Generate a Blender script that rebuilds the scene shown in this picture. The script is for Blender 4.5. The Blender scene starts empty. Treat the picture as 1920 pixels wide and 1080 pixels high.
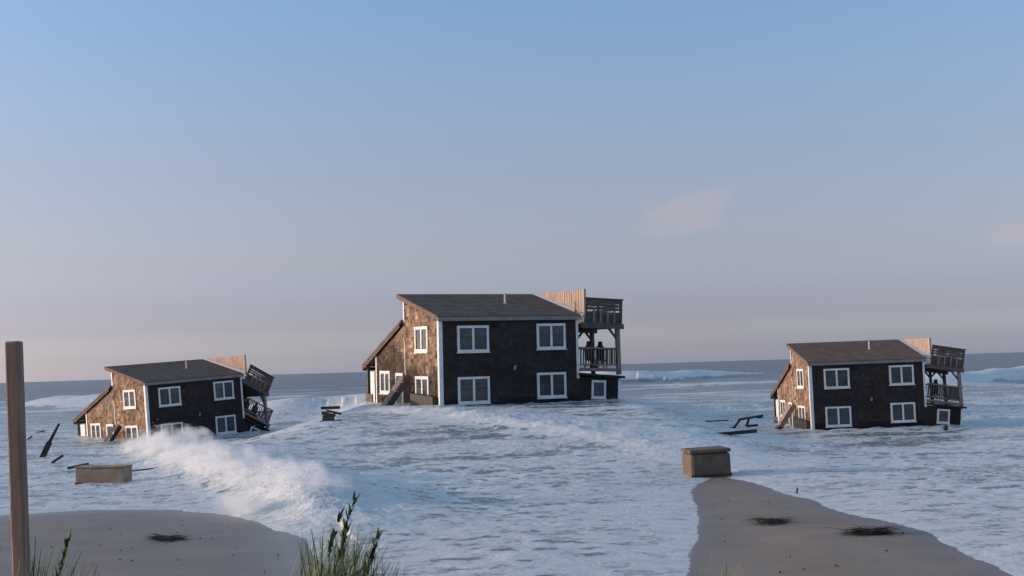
import bpy, bmesh, math, random
import numpy as np
from mathutils import Matrix, Vector
random.seed(7); rng = np.random.default_rng(11)
C = bpy.context.scene.collection
SC = bpy.context.scene

# ------------------------------------------------------------------ camera, sky, sun
F = 2400.0; EYE = 4.8
n = np.array([-0.0300, 0.0617, 1.0]); n /= np.linalg.norm(n)          # the up direction seen by the tilted phone
fw = np.array([0, 1.0, 0]); Yw = fw - (fw@n)*n; Yw /= np.linalg.norm(Yw)
RW = np.array([np.cross(Yw, n), Yw, n])                               # camera frame (right, forward, up) -> world
EYEV = np.array([0, 0, EYE])
cam_d = bpy.data.cameras.new('camera'); cam = bpy.data.objects.new('camera', cam_d); C.objects.link(cam)
cam_d.sensor_width = 36; cam_d.lens = 36*F/1920; cam_d.clip_start = 0.1; cam_d.clip_end = 40000
mw = np.eye(4); mw[:3, 0] = RW@[1, 0, 0]; mw[:3, 1] = RW@[0, 0, 1]; mw[:3, 2] = RW@[0, -1, 0]; mw[:3, 3] = EYEV
cam.matrix_world = Matrix(mw.tolist()); SC.camera = cam

SUN_EL = math.radians(8.5); SUN_AZ = math.radians(-87.5)               # azimuth from +Y, clockwise positive
sd = Vector((math.sin(SUN_AZ)*math.cos(SUN_EL), math.cos(SUN_AZ)*math.cos(SUN_EL), math.sin(SUN_EL)))
W = bpy.data.worlds.new('World'); SC.world = W; W.use_nodes = True
nt = W.node_tree; nt.nodes.clear()
def wn(t, **k):
    nd = nt.nodes.new(t)
    for a, b in k.items(): setattr(nd, a, b)
    return nd
sky = wn('ShaderNodeTexSky', sky_type='NISHITA', sun_disc=False, sun_elevation=SUN_EL, sun_rotation=SUN_AZ,
         altitude=0, air_density=1.0, dust_density=1.6, ozone_density=2.0)
tc = wn('ShaderNodeTexCoord'); sep = wn('ShaderNodeSeparateXYZ'); nt.links.new(tc.outputs['Generated'], sep.inputs[0])
ramp = wn('ShaderNodeValToRGB'); nt.links.new(sep.outputs[2], ramp.inputs[0])
SKYRAMP = [(0.0, (1.72, 2.02, 4.3)), (.0125, (1.22, 1.41, 2.95)), (.035, (.84, .865, 1.66)), (.052, (.77, .745, 1.32)), (.087, (.855, .73, .98)), (.148, (.93, .775, .91)), (.21, (.98, .885, 1.02)), (.28, (.96, .98, 1.14)), (.6, (1.5, 1.42, 1.34)), (1.0, (1.6, 1.5, 1.4))]
e = ramp.color_ramp.elements; e[0].position = SKYRAMP[0][0]; e[0].color = SKYRAMP[0][1]+(1,); e[1].position = SKYRAMP[-1][0]; e[1].color = SKYRAMP[-1][1]+(1,)
for p, c in SKYRAMP[1:-1]:
    q = e.new(p); q.color = c+(1,)
mul = wn('ShaderNodeMixRGB', blend_type='MULTIPLY'); mul.inputs[0].default_value = 1
nt.links.new(sky.outputs[0], mul.inputs[1]); nt.links.new(ramp.outputs[0], mul.inputs[2])
# two soft pinkish cloud wisps low over the sea
last = mul.outputs[0]
cn = wn('ShaderNodeTexNoise'); cn.inputs['Scale'].default_value = 22; cn.inputs['Detail'].default_value = 6
cmap = wn('ShaderNodeMapping'); cmap.inputs['Scale'].default_value = (1, 1, 2.4); nt.links.new(tc.outputs['Generated'], cmap.inputs[0]); nt.links.new(cmap.outputs[0], cn.inputs['Vector'])
for (cu, cv, rad) in ((1290, 392, .040), (1905, 432, .022)):
    d0 = RW@np.array([(cu-960)/F, 1.0, -(cv-540)/F]); d0 = d0/np.linalg.norm(d0)
    sb = wn('ShaderNodeVectorMath', operation='SUBTRACT'); nt.links.new(tc.outputs['Generated'], sb.inputs[0]); sb.inputs[1].default_value = tuple(d0)
    sc_ = wn('ShaderNodeVectorMath', operation='MULTIPLY'); nt.links.new(sb.outputs[0], sc_.inputs[0]); sc_.inputs[1].default_value = (1, 1, 1.9)
    ln_ = wn('ShaderNodeVectorMath', operation='LENGTH'); nt.links.new(sc_.outputs[0], ln_.inputs[0])
    mr = wn('ShaderNodeMapRange'); mr.inputs['From Min'].default_value = 0; mr.inputs['From Max'].default_value = rad*1.7; mr.inputs['To Min'].default_value = .95; mr.inputs['To Max'].default_value = 0; nt.links.new(ln_.outputs['Value'], mr.inputs['Value'])
    ml = wn('ShaderNodeMath', operation='MULTIPLY_ADD'); nt.links.new(cn.outputs['Fac'], ml.inputs[0]); ml.inputs[1].default_value = 1.3; ml.inputs[2].default_value = -.95
    aa = wn('ShaderNodeMath', operation='ADD'); nt.links.new(ml.outputs[0], aa.inputs[0]); nt.links.new(mr.outputs[0], aa.inputs[1])
    st = wn('ShaderNodeMapRange', interpolation_type='SMOOTHSTEP'); st.inputs['From Min'].default_value = .0; st.inputs['From Max'].default_value = .45; st.inputs['To Max'].default_value = .5; nt.links.new(aa.outputs[0], st.inputs['Value'])
    mc = wn('ShaderNodeMixRGB', blend_type='MIX'); nt.links.new(st.outputs[0], mc.inputs[0]); nt.links.new(last, mc.inputs[1]); mc.inputs[2].default_value = (1.98, 1.82, 2.02, 1); last = mc.outputs[0]
bg = wn('ShaderNodeBackground'); bg.inputs[1].default_value = 0.15
out = wn('ShaderNodeOutputWorld')
nt.links.new(last, bg.inputs[0]); nt.links.new(bg.outputs[0], out.inputs[0])
sl = bpy.data.lights.new('sun', 'SUN'); sl.energy = 2.1; sl.angle = math.radians(0.6); sl.color = (1.0, 0.78, 0.60)
so = bpy.data.objects.new('sun', sl); C.objects.link(so); so.rotation_euler = (-sd).to_track_quat('-Z', 'Y').to_euler()
SC.cycles.volume_bounces = 6; SC.cycles.max_bounces = 12
SC.view_settings.view_transform = 'Standard'; SC.view_settings.look = 'None'; SC.view_settings.exposure = 0.7; SC.view_settings.gamma = 1
SC.view_settings.use_curve_mapping = False

# ------------------------------------------------------------------ helpers
def ray(u, v): return RW@np.array([(u-960)/F, 1.0, -(v-540)/F])
def sstep(a, b, x):
    t = np.clip((x-a)/(b-a), 0, 1); return t*t*(3-2*t)
def swell(x, y):
    """still level of the sea: a broad swell lifts the middle house; a trough behind the left one"""
    z = 1.66*sstep(48, 97, y)*(1-sstep(128, 220, y))*(1-sstep(10.5, 19.5, np.abs(x+1.8)))
    return z-.30*np.exp(-((x+30)**2+(y-104)**2)/90)
def at(u, v, z=None):
    """where the line of sight through a photo point meets the sea or the sand"""
    r = ray(u, v)
    y = np.concatenate([np.arange(8, 200, .05), np.arange(200, 1500, .5), np.arange(1500, 9000, 10.)]); k = y/r[1]
    below = (EYE+r[2]*k) < swell(r[0]*k, y)
    if z is not None: below = (EYE+r[2]*k) < z
    i = int(np.argmax(below)) if below.any() else len(y)-1
    q = EYEV+r*k[i]; q[2] = float(swell(q[0], q[1])); return q
# image 'pixel' to a point at a given forward distance
def atd(u, v, d):
    r = ray(u, v); return EYEV + r*(d/r[1])

def mat(name):
    m = bpy.data.materials.new(name); m.use_nodes = True
    b = m.node_tree.nodes['Principled BSDF']; return m, m.node_tree, b
def simple(name, col, rough=0.7, var=0.25, scale=3.0, bump=0.0, bscale=30.0, stretch=(1, 1, 1), spec=0.3, attr=False):
    m, t, b = mat(name); L = t.links
    co = t.nodes.new('ShaderNodeTexCoord'); mp = t.nodes.new('ShaderNodeMapping'); mp.inputs['Scale'].default_value = stretch
    L.new(co.outputs['Object'], mp.inputs[0])
    nz = t.nodes.new('ShaderNodeTexNoise'); nz.inputs['Scale'].default_value = scale; nz.inputs['Detail'].default_value = 6
    L.new(mp.outputs[0], nz.inputs['Vector'])
    r = t.nodes.new('ShaderNodeValToRGB'); L.new(nz.outputs['Fac'], r.inputs[0])
    r.color_ramp.elements[0].position = .3; r.color_ramp.elements[1].position = .7
    r.color_ramp.elements[0].color = tuple(c*(1-var) for c in col)+(1,); r.color_ramp.elements[1].color = tuple(c*(1+var) for c in col)+(1,)
    last = r.outputs[0]
    if attr:
        a = t.nodes.new('ShaderNodeAttribute'); a.attribute_name = 'Col'
        x = t.nodes.new('ShaderNodeMixRGB'); x.blend_type = 'MULTIPLY'; x.inputs[0].default_value = 1
        L.new(last, x.inputs[1]); L.new(a.outputs['Color'], x.inputs[2]); last = x.outputs[0]
    L.new(last, b.inputs['Base Color']); b.inputs['Roughness'].default_value = rough
    b.inputs['Specular IOR Level'].default_value = spec
    if bump:
        n2 = t.nodes.new('ShaderNodeTexNoise'); n2.inputs['Scale'].default_value = bscale; n2.inputs['Detail'].default_value = 5
        L.new(mp.outputs[0], n2.inputs['Vector'])
        bp = t.nodes.new('ShaderNodeBump'); bp.inputs['Strength'].default_value = bump; bp.inputs['Distance'].default_value = .02
        L.new(n2.outputs['Fac'], bp.inputs['Height']); L.new(bp.outputs[0], b.inputs['Normal'])
    return m
M = dict(
    dark_shingle=simple('dark_shingle', (.040, .031, .031), .8, .25, .55, attr=True, spec=.15),  # clipped shade contrast of the front put into the colour
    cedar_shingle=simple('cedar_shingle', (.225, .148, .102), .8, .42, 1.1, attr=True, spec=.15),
    sheathing=simple('sheathing', (.03, .025, .024), .9),
    white_paint=simple('white_paint', (.70, .68, .66), .5, .12, 2.5),
    pane=simple('pane_glass', (.05, .06, .068), .12, .35, 1.5, spec=.5),
    rail_dark=simple('dark_sash', (.10, .11, .12), .5),
    roof=simple('roof_shingle', (.15, .10, .08), .85, .22, 1.6, bump=.5, bscale=14),
    gutter=simple('gutter_metal', (.23, .21, .20), .45, .2, 2),
    deck_wood=simple('weathered_deck_wood', (.11, .088, .08), .8, .35, 2, stretch=(1, 1, 4), bump=.2),
    fence_wood=simple('pale_fence_wood', (.36, .27, .225), .75, .22, 2.2, stretch=(3, 3, .5), bump=.2),
    grey_wood=simple('grey_porch_wood', (.22, .17, .15), .8, .3, 2.5, bump=.2),
    wet_wood=simple('wet_debris_wood', (.035, .028, .026), .55, .4, 3, bump=.3),
    box_wood=simple('tan_box_wood', (.30, .215, .155), .75, .3, 1.8, bump=.4, bscale=9),
    box_wet=simple('soaked_box_wood', (.125, .09, .066), .65, .35, 1.8, bump=.4, bscale=9),
    post_wood=simple('post_wood', (.27, .165, .12), .75, .35, 6, stretch=(4, 4, .35), bump=.4, bscale=25),
    black=simple('dark_plastic', (.015, .015, .018), .5),
    metal=simple('vent_metal', (.45, .40, .37), .4),
    weed=simple('wet_seaweed', (.028, .024, .016), .7, .5, 8),
    grass=simple('grass_blade', (.07, .11, .03), .6, .55, 3),
    drygrass=simple('dry_grass', (.20, .16, .075), .7, .4, 3),
)
class MB:
    def __init__(s): s.v = []; s.f = []; s.c = []
    def add(s, vs, fs, col=(1, 1, 1)):
        o = len(s.v); s.v += [tuple(map(float, p)) for p in vs]
        for f in fs: s.f.append(tuple(i+o for i in f)); s.c.append(col)
    def box(s, x0, x1, y0, y1, z0, z1, col=(1, 1, 1), T=None):
        vs = [(x, y, z) for z in (z0, z1) for y in (y0, y1) for x in (x0, x1)]
        if T: vs = [T(p) for p in vs]
        s.add(vs, [(0, 2, 3, 1), (4, 5, 7, 6), (0, 1, 5, 4), (2, 6, 7, 3), (0, 4, 6, 2), (1, 3, 7, 5)], col)
    def beam(s, p, q, w, h, col=(1, 1, 1), up=(0, 0, 1), taper=1.0):
        p = np.array(p, float); q = np.array(q, float); d = q-p; d /= np.linalg.norm(d)
        up = np.array(up, float)
        if abs(d@up) > .98: up = np.array([0, 1.0, 0])
        a = np.cross(d, up); a /= np.linalg.norm(a); b = np.cross(a, d)
        vs = []
        for c, k in ((p, 1), (q, taper)):
            for i, j in ((-1, -1), (1, -1), (1, 1), (-1, 1)): vs.append(c+a*i*w/2*k+b*j*h/2*k)
        s.add(vs, [(0, 1, 2, 3), (7, 6, 5, 4), (0, 4, 5, 1), (1, 5, 6, 2), (2, 6, 7, 3), (3, 7, 4, 0)], col)
    def prism(s, poly, ax, a, b):
        # polygon in the two axes other than ax, extruded from a to b
        N = len(poly)
        def P(pt, t):
            return (t, pt[0], pt[1]) if ax == 0 else (pt[0], t, pt[1])
        vs = [P(p, a) for p in poly]+[P(p, b) for p in poly]
        s.add(vs, [tuple(range(N)), tuple(range(2*N-1, N-1, -1))]+[(i, i+N, (i+1) % N+N, (i+1) % N) for i in range(N)])
    def tube(s, p, q, r0, r1=None, seg=8):
        r1 = r0 if r1 is None else r1
        p = np.array(p, float); q = np.array(q, float); d = q-p; d /= np.linalg.norm(d)
        a = np.cross(d, [0.3, 1, 0.2]); a /= np.linalg.norm(a); b = np.cross(d, a)
        vs = [p+r0*(math.cos(t)*a+math.sin(t)*b) for t in np.linspace(0, 2*math.pi, seg, False)]+[q+r1*(math.cos(t)*a+math.sin(t)*b) for t in np.linspace(0, 2*math.pi, seg, False)]
        s.add(vs, [tuple(range(seg-1, -1, -1)), tuple(range(seg, 2*seg))]+[(i, (i+1) % seg, (i+1) % seg+seg, i+seg) for i in range(seg)])
    def mesh(s, name, m):
        me = bpy.data.meshes.new(name); me.from_pydata(s.v, [], s.f)
        at_ = me.color_attributes.new('Col', 'FLOAT_COLOR', 'CORNER')
        buf = np.ones((len(me.loops), 4), np.float32); i = 0
        for f, c in zip(s.f, s.c):
            buf[i:i+len(f), :3] = c; i += len(f)
        at_.data.foreach_set('color', buf.ravel())
        bm = bmesh.new(); bm.from_mesh(me); bmesh.ops.recalc_face_normals(bm, faces=bm.faces); bm.to_mesh(me); bm.free()
        me.materials.append(m); return me
    def build(s, name, m, parent=None, bevel=0, **kw):
        o = bpy.data.objects.new(name, s.mesh(name, m)); C.objects.link(o); o.parent = parent
        if bevel:
            b = o.modifiers.new('bevel', 'BEVEL'); b.width = bevel; b.segments = 2
        for k, v in kw.items(): o[k] = v
        return o
def tag(o, label, cat, group=None):
    o['label'] = label; o['category'] = cat
    if group: o['group'] = group
    return o
def empty(name, loc, label, cat, group=None):
    o = bpy.data.objects.new(name, None); C.objects.link(o); o.location = tuple(loc); o.empty_display_size = .3
    return tag(o, label, cat, group)
# 2D gradient noise, vectorised
_perm = rng.permutation(256); _perm = np.concatenate([_perm, _perm]); _ga = rng.uniform(0, 2*np.pi, 256); _gx, _gy = np.cos(_ga), np.sin(_ga)
def noise2(x, y):
    xi = np.floor(x).astype(np.int64); yi = np.floor(y).astype(np.int64); xf = x-xi; yf = y-yi; xi &= 255; yi &= 255
    u = xf*xf*xf*(xf*(xf*6-15)+10); v = yf*yf*yf*(yf*(yf*6-15)+10)
    def g(a, b, fx, fy):
        h = _perm[_perm[(xi+a) & 255]+((yi+b) & 255)]; return _gx[h]*fx+_gy[h]*fy
    n00 = g(0, 0, xf, yf); n10 = g(1, 0, xf-1, yf); n01 = g(0, 1, xf, yf-1); n11 = g(1, 1, xf-1, yf-1)
    a = n00+u*(n10-n00); b = n01+u*(n11-n01); return (a+v*(b-a))*1.5
def fbm(x, y, o=4, ga=.5):
    s = 0; a = 1; t = 0
    for i in range(o):
        s = s+a*noise2(x+17.3*i, y-9.1*i); t += a; a *= ga; x = x*2.03; y = y*2.03
    return s/t
def grid_mesh(name, X, Y, Z, attrs, m, smooth=True):
    R_, C_ = X.shape; N = R_*C_
    me = bpy.data.meshes.new(name); me.vertices.add(N)
    me.vertices.foreach_set('co', np.stack([X, Y, Z], -1).astype(np.float32).ravel())
    i = np.arange(N).reshape(R_, C_); q = np.stack([i[:-1, :-1], i[:-1, 1:], i[1:, 1:], i[1:, :-1]], -1).reshape(-1, 4)
    me.loops.add(q.size); me.loops.foreach_set('vertex_index', q.astype(np.int32).ravel())
    me.polygons.add(len(q)); me.polygons.foreach_set('loop_start', np.arange(0, q.size, 4, dtype=np.int32))
    me.polygons.foreach_set('use_smooth', np.ones(len(q), bool) if smooth else np.zeros(len(q), bool))
    me.update(calc_edges=True)
    for k, a in attrs.items():
        at_ = me.attributes.new(k, 'FLOAT', 'POINT'); at_.data.foreach_set('value', np.ascontiguousarray(a, dtype=np.float32).ravel())
    me.materials.append(m); o = bpy.data.objects.new(name, me); C.objects.link(o); return o

# ------------------------------------------------------------------ sea and sand
SHORE = [(-400, 992), (0, 966), (52, 963), (150, 957), (250, 955), (340, 955), (360, 960), (420, 964), (470, 970), (530, 976), (566, 990), (592, 1012), (612, 1052), (628, 1095), (645, 1150), (670, 1175),
         (1230, 1165), (1268, 1120), (1292, 1052), (1302, 990), (1304, 930), (1306, 890), (1322, 880), (1352, 881), (1380, 890), (1404, 903), (1440, 914), (1480, 928), (1540, 938), (1552, 952), (1600, 968), (1650, 974), (1695, 985), (1738, 997), (1753, 1013), (1790, 1032), (1830, 1052), (1890, 1080), (2100, 1180), (2400, 1300)]
def chaikin(P):
    q = [P[0]]
    for a, b in zip(P[:-1], P[1:]): q += [.75*a+.25*b, .25*a+.75*b]
    return np.array(q+[P[-1]])
def polyline(x, y, pts):
    best = np.full(x.shape, 1e9); par = np.zeros(x.shape); side = np.zeros(x.shape)
    P = np.array([p[:2] for p in pts]); n_ = len(P)-1
    for i in range(n_):
        a, b = P[i], P[i+1]; d = b-a; L2 = d@d
        t = ((x-a[0])*d[0]+(y-a[1])*d[1])/L2; tc_ = np.clip(t, 0, 1)
        dx = x-a[0]-tc_*d[0]; dy = y-a[1]-tc_*d[1]; ds = np.hypot(dx, dy)
        m = ds < best; best = np.where(m, ds, best); par = np.where(m, i+tc_, par)
        side = np.where(m, np.sign(d[0]*(y-a[1])-d[1]*(x-a[0])), side)
    end = (par <= 1e-6) | (par >= n_-1e-6)
    return best*side, par/n_, end
SHP = chaikin(np.array([at(u, v, 0.0)[:2] for u, v in SHORE]))
def shore_t(x, y):
    """signed distance from the waterline, positive on the sea side"""
    d = np.full(x.shape, 60.0); m = (y < 80) & (np.abs(x) < 70)
    dd, _, _ = polyline(x[m], y[m], SHP)
    kk = np.maximum.accumulate(SHP[:, 0]/SHP[:, 1]+np.arange(len(SHP))*1e-7)
    d[m] = np.abs(dd)*np.sign(y[m]-np.interp(x[m]/np.maximum(y[m], .1), kk, SHP[:, 1]))
    d = np.where(y < 8, -np.abs(d), d)
    return d+.34*fbm(x*.24, y*.13, 2)+.04*noise2(x*2.1, y*2.1)
def ridge(x, y, pts, hs, wf, wb):
    """breaking crest: steep on the near side (wf), long on the far side (wb)"""
    d, s, end = polyline(x, y, pts)
    h = np.interp(s*(len(hs)-1), np.arange(len(hs)), hs)
    g = np.where(d < 0, np.exp(-(d/wf)**2), np.exp(-(d/wb)**2))
    return h*g, g

p = np.concatenate([np.linspace(1.0, 8, 22, False), np.arange(8, 400, .8), np.linspace(400, 640, 60)])[::-1]
yr = EYE*F/p
cp = F*math.cos(math.atan(.0617))
us = np.arange(-60, 1990, 1.95)
k = list((us-960)/cp)
k += list(np.linspace(us[-1]-960, 3000, 80)/cp)+list(-np.linspace(1030, 3000, 80)/cp)+[1.6, 2.2, 3.5, 6, 12]+[-1.6, -2.2, -3.5, -6, -12]
k = np.unique(np.round(np.array(k), 6))
Yg, Kg = np.meshgrid(yr, k, indexing='ij'); Xg = Yg*Kg
t = shore_t(Xg, Yg)
lip = .03*(1-np.exp(-np.maximum(t, 0)/1.5))-np.where(t < 0, np.minimum(-t*.06, 1.0), 0)
Z = lip+.015*np.clip(t, 0, 4)-.10*sstep(5, 30, t)+swell(Xg, Yg)
D = Yg
# chop: amplitude grows seaward, wavelength coarse far away
near = sstep(0, 9, t)
c1 = fbm(Xg*.16+3, Yg*.26, 4); c2 = fbm(Xg*.55, Yg*.85+5, 4); c3 = fbm(Xg*1.6+9, Yg*2.2, 3); c0 = fbm(Xg*.028, Yg*.062+2, 3)
rid = 1-2*np.abs(fbm(Xg*.33+40, Yg*.55+2, 4))
fine = np.clip(1-D/160, 0, 1)
far_fade = np.clip(1-D/900, 0.1, 1)
Z += near*far_fade*((.10+.06*sstep(60, 120, D))*c1+.09*fine*c2+.05*fine*c3+.07*(rid-.5)*np.clip(1-D/260, 0, 1)) + near*sstep(90, 260, D)*far_fade*.45*c0
foam = np.zeros_like(Z); mist_pts = []
def crest(pts, hs, wf, wb, lump=.35, fo=1.0, only=None):
    global Z, foam
    r, g = ridge(Xg, Yg, pts, hs, wf, wb)
    lf = 1.2/max(wf, .6)
    lum = 1+lump*(1.3*fbm(Xg*lf*.45, Yg*lf*.45+7, 2)+(.6*fbm(Xg*lf*1.6, Yg*lf*1.6, 4, .65) if wf < 3 else .25*fbm(Xg*lf*1.1, Yg*lf*.5, 2)))
    Z = Z+r*lum
    foam = np.maximum(foam, fo*sstep(.12, .5, g+.25*c2)*(r.max() > 0)*np.clip(r/np.max(r)*4, 0, 1))
# left: wave that has just burst against the house and runs to the right
crest([at(*q) for q in [(240, 842), (275, 845), (330, 862), (420, 895), (500, 922), (575, 948), (625, 985)]], [0, .4, .68, .72, .72, .8, .3], 1.5, 3.0, .4, 1, 'main')
crest([at(*q, 0.0) for q in [(440, 782), (500, 783), (560, 783), (620, 778), (680, 770)]], [.6, 1.6, 2.2, 2.2, .8], 7, 12, .35, 1.5, 'main')
crest([at(*q, 0.0) for q in [(90, 760), (140, 761), (185, 762), (240, 765)]], [.2, 2.2, 2.6, 1.0], 9, 16, .35, 1.5, 'main')
# middle: boiling line in front of the house, breaker far behind
crest([at(*q) for q in [(620, 770), (700, 768), (760, 772), (880, 783), (1000, 797), (1100, 812), (1200, 835), (1318, 868)]], [.15, .25, .34, .4, .34, .25, .2, .1], 1.8, 4.5, .45, 1.4, 'mid')
crest([at(*q, 0.0) for q in [(1000, 716), (1090, 717), (1165, 716), (1235, 712), (1320, 708), (1400, 702)]], [1.6, 2.9, 3.0, 2.6, 2.2, .5], 8, 16, .3, 1.5, 'mid')
# right: breaker behind the porch
crest([at(*q, 0.0) for q in [(1700, 724), (1760, 722), (1830, 718), (1930, 712), (2050, 706)]], [.9, 1.7, 1.9, 2.0, 2.2], 5, 14, .25, 1.5, 'main')
crest([at(*q, 0.0) for q in [(1300, 722), (1360, 721), (1430, 718)]], [.3, .6, .3], 10, 14, .3, .9, 'main')
ZB = 5.6        # house frame: z = 0 is the base of the walls, z = ZB the eave
POSE = dict(
 L=(np.array([[0.70463, -0.70438, -0.08573], [0.70898, 0.70384, 0.04422], [0.02919, -0.09194, 0.99534]]), np.array([-27.566, 96.139, -7.331]), 1.057),
 M=(np.array([[0.89639, -0.44268, -0.02263], [0.44326, 0.89509, 0.0483], [-0.00112, -0.05333, 0.99858]]), np.array([-3.896, 68.188, -1.757]), 1.5),
 R=(np.array([[0.9987, -0.03392, -0.03795], [0.03614, 0.99758, 0.05944], [0.03585, -0.06073, 0.99751]]), np.array([21.556, 92.885, -5.645]), 0.902))
hfoam = np.zeros_like(Z)
for kk, (R_, T_, s_) in POSE.items():
    Rw_ = RW@R_; base = [s_*(RW@T_)+EYEV+s_*(Rw_@np.array(q)) for q in ((0, 11.5, -5), (0, 9.68, -5), (0, 0, -5), (8.4, 0, -5), (11.1, 0, -5), (11.1, 3, -5))]
    mm = (np.abs(Xg-base[2][0]) < 30) & (np.abs(Yg-base[2][1]) < 30)
    dd, _, _ = polyline(Xg[mm], Yg[mm], base); dd = np.abs(dd)
    wob = 1+.9*fbm(Xg[mm]*.9, Yg[mm]*.9, 3)
    hfoam[mm] = np.maximum(hfoam[mm], np.exp(-(dd/(1.1*np.maximum(wob, .2)))**2)); Z[mm] += .16*np.exp(-(dd/.8)**2)*np.maximum(wob, 0)
foam = np.maximum(foam, .9*hfoam)
# foam cover: streaks and lace, thinning seaward
lace = fbm(Xg*.42+11, Yg*.5, 5, .6); lace2 = fbm(Xg*1.15+31, Yg*1.2, 4, .6); big = fbm(Xg*.07+5, Yg*.13+8, 3); streak = fbm(Xg*.05, Yg*.33, 4)
cover = .62-.55*sstep(75, 200, D)-.15*sstep(250, 500, D)
fm = sstep(-.10, .26, lace*.75+lace2*.55*np.clip(1-D/150, 0, 1)+.55*big+(cover-.42)*.9)
fm = fm*(1-sstep(100, 170, D)) + sstep(.05, .4, streak+.5*c0+(.12-.28*sstep(150, 500, D)))*sstep(100, 170, D)*.8*(1-sstep(320, 650, D))
dash = sstep(.06, .34, fbm(Xg*1.0+71, Yg*1.1+3, 3)+.4*lace+.2*big)*(1-sstep(50, 85, D))+sstep(.06, .34, fbm(Xg*.5+17, Yg*.5+33, 3)+.4*lace+.2*big)*sstep(50, 85, D)*(1-sstep(110, 160, D))
fm = np.clip(fm*.55+.5*sstep(-.5, .3, big+.4), 0, 1)*(1-sstep(110, 170, D))+fm*sstep(110, 170, D)
fm = fm*(1-.95*dash)
edge = np.exp(-np.maximum(t, 0)/2.6)*(.8+.5*lace)
lines = sstep(.90, .99, 1-np.abs(fbm(Xg*.16+50, Yg*.5+20, 4)))*(1-sstep(120, 220, D))+sstep(.93, .99, 1-np.abs(fbm(Xg*.45+5, Yg*.8+60, 4)))*(1-sstep(50, 90, D))
fm = np.maximum(fm*(.95+.5*np.clip(big+.3, -.5, .6)), .95*np.clip(lines, 0, 1))
swirl = fbm(Xg*.11+90+.8*lace, Yg*.24+12+.8*lace2, 4, .55)
fm = np.clip(fm+.55*sstep(.05, .35, swirl)*(1-sstep(110, 180, D))-.62*sstep(.04, .30, -swirl)*(1-sstep(130, 200, D))*sstep(3, 12, t), 0, 1.15)
foam = np.clip(np.maximum(foam, fm), 0, 1.5); foam = np.maximum(foam, 1.05*edge)
deep = sstep(70, 420, D)

m, tr, b = mat('sea_water'); L = tr.links; N_ = tr.nodes
fa = N_.new('ShaderNodeAttribute'); fa.attribute_name = 'foam'; da = N_.new('ShaderNodeAttribute'); da.attribute_name = 'deep'
co = N_.new('ShaderNodeTexCoord')
wm = N_.new('ShaderNodeMixRGB'); wm.inputs[1].default_value = (.165, .205, .195, 1); wm.inputs[2].default_value = (.022, .045, .06, 1); L.new(da.outputs['Fac'], wm.inputs[0])
L.new(wm.outputs[0], b.inputs['Base Color']); b.inputs['Roughness'].default_value = .25; b.inputs['IOR'].default_value = 1.33
sp = N_.new('ShaderNodeMapRange'); sp.inputs['To Min'].default_value = .4; sp.inputs['To Max'].default_value = .12; L.new(da.outputs['Fac'], sp.inputs['Value']); L.new(sp.outputs[0], b.inputs['Specular IOR Level'])
n1 = N_.new('ShaderNodeTexNoise'); n1.inputs['Scale'].default_value = 3.5; n1.inputs['Detail'].default_value = 7; n1.inputs['Roughness'].default_value = .65; L.new(co.outputs['Object'], n1.inputs['Vector'])
mth = N_.new('ShaderNodeMath'); mth.operation = 'MULTIPLY_ADD'; L.new(n1.outputs['Fac'], mth.inputs[0]); mth.inputs[1].default_value = 1.9; mth.inputs[2].default_value = -.95
ad = N_.new('ShaderNodeMath'); ad.operation = 'ADD'; L.new(fa.outputs['Fac'], ad.inputs[0]); L.new(mth.outputs[0], ad.inputs[1])
fr = N_.new('ShaderNodeMapRange'); fr.inputs['From Min'].default_value = .2; fr.inputs['From Max'].default_value = .85; fr.clamp = True; L.new(ad.outputs[0], fr.inputs['Value'])
fd = N_.new('ShaderNodeBsdfPrincipled'); fd.inputs['Roughness'].default_value = .5; fd.inputs['Specular IOR Level'].default_value = .35
fcol = N_.new('ShaderNodeValToRGB'); fcol.color_ramp.elements[0].position = .25; fcol.color_ramp.elements[0].color = (.46, .49, .495, 1); fcol.color_ramp.elements[1].position = .8; fcol.color_ramp.elements[1].color = (.74, .75, .745, 1)
L.new(fcol.outputs[0], fd.inputs['Base Color'])
n3 = N_.new('ShaderNodeTexNoise'); n3.inputs['Scale'].default_value = 1.3; n3.inputs['Detail'].default_value = 8; n3.inputs['Roughness'].default_value = .7; n3.inputs['Distortion'].default_value = .8; L.new(co.outputs['Object'], n3.inputs['Vector'])
L.new(n3.outputs['Fac'], fcol.inputs[0])
bp = N_.new('ShaderNodeBump'); bp.inputs['Strength'].default_value = .7; bp.inputs['Distance'].default_value = .12; L.new(n3.outputs['Fac'], bp.inputs['Height'])
L.new(bp.outputs[0], fd.inputs['Normal']); L.new(bp.outputs[0], b.inputs['Normal'])
ms = N_.new('ShaderNodeMixShader'); L.new(fr.outputs[0], ms.inputs[0]); L.new(b.outputs[0], ms.inputs[1]); L.new(fd.outputs[0], ms.inputs[2])
L.new(ms.outputs[0], N_['Material Output'].inputs['Surface'])
sea = grid_mesh('sea', Xg, Yg, Z, dict(foam=foam, deep=deep), m); sea['kind'] = 'structure'

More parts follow.
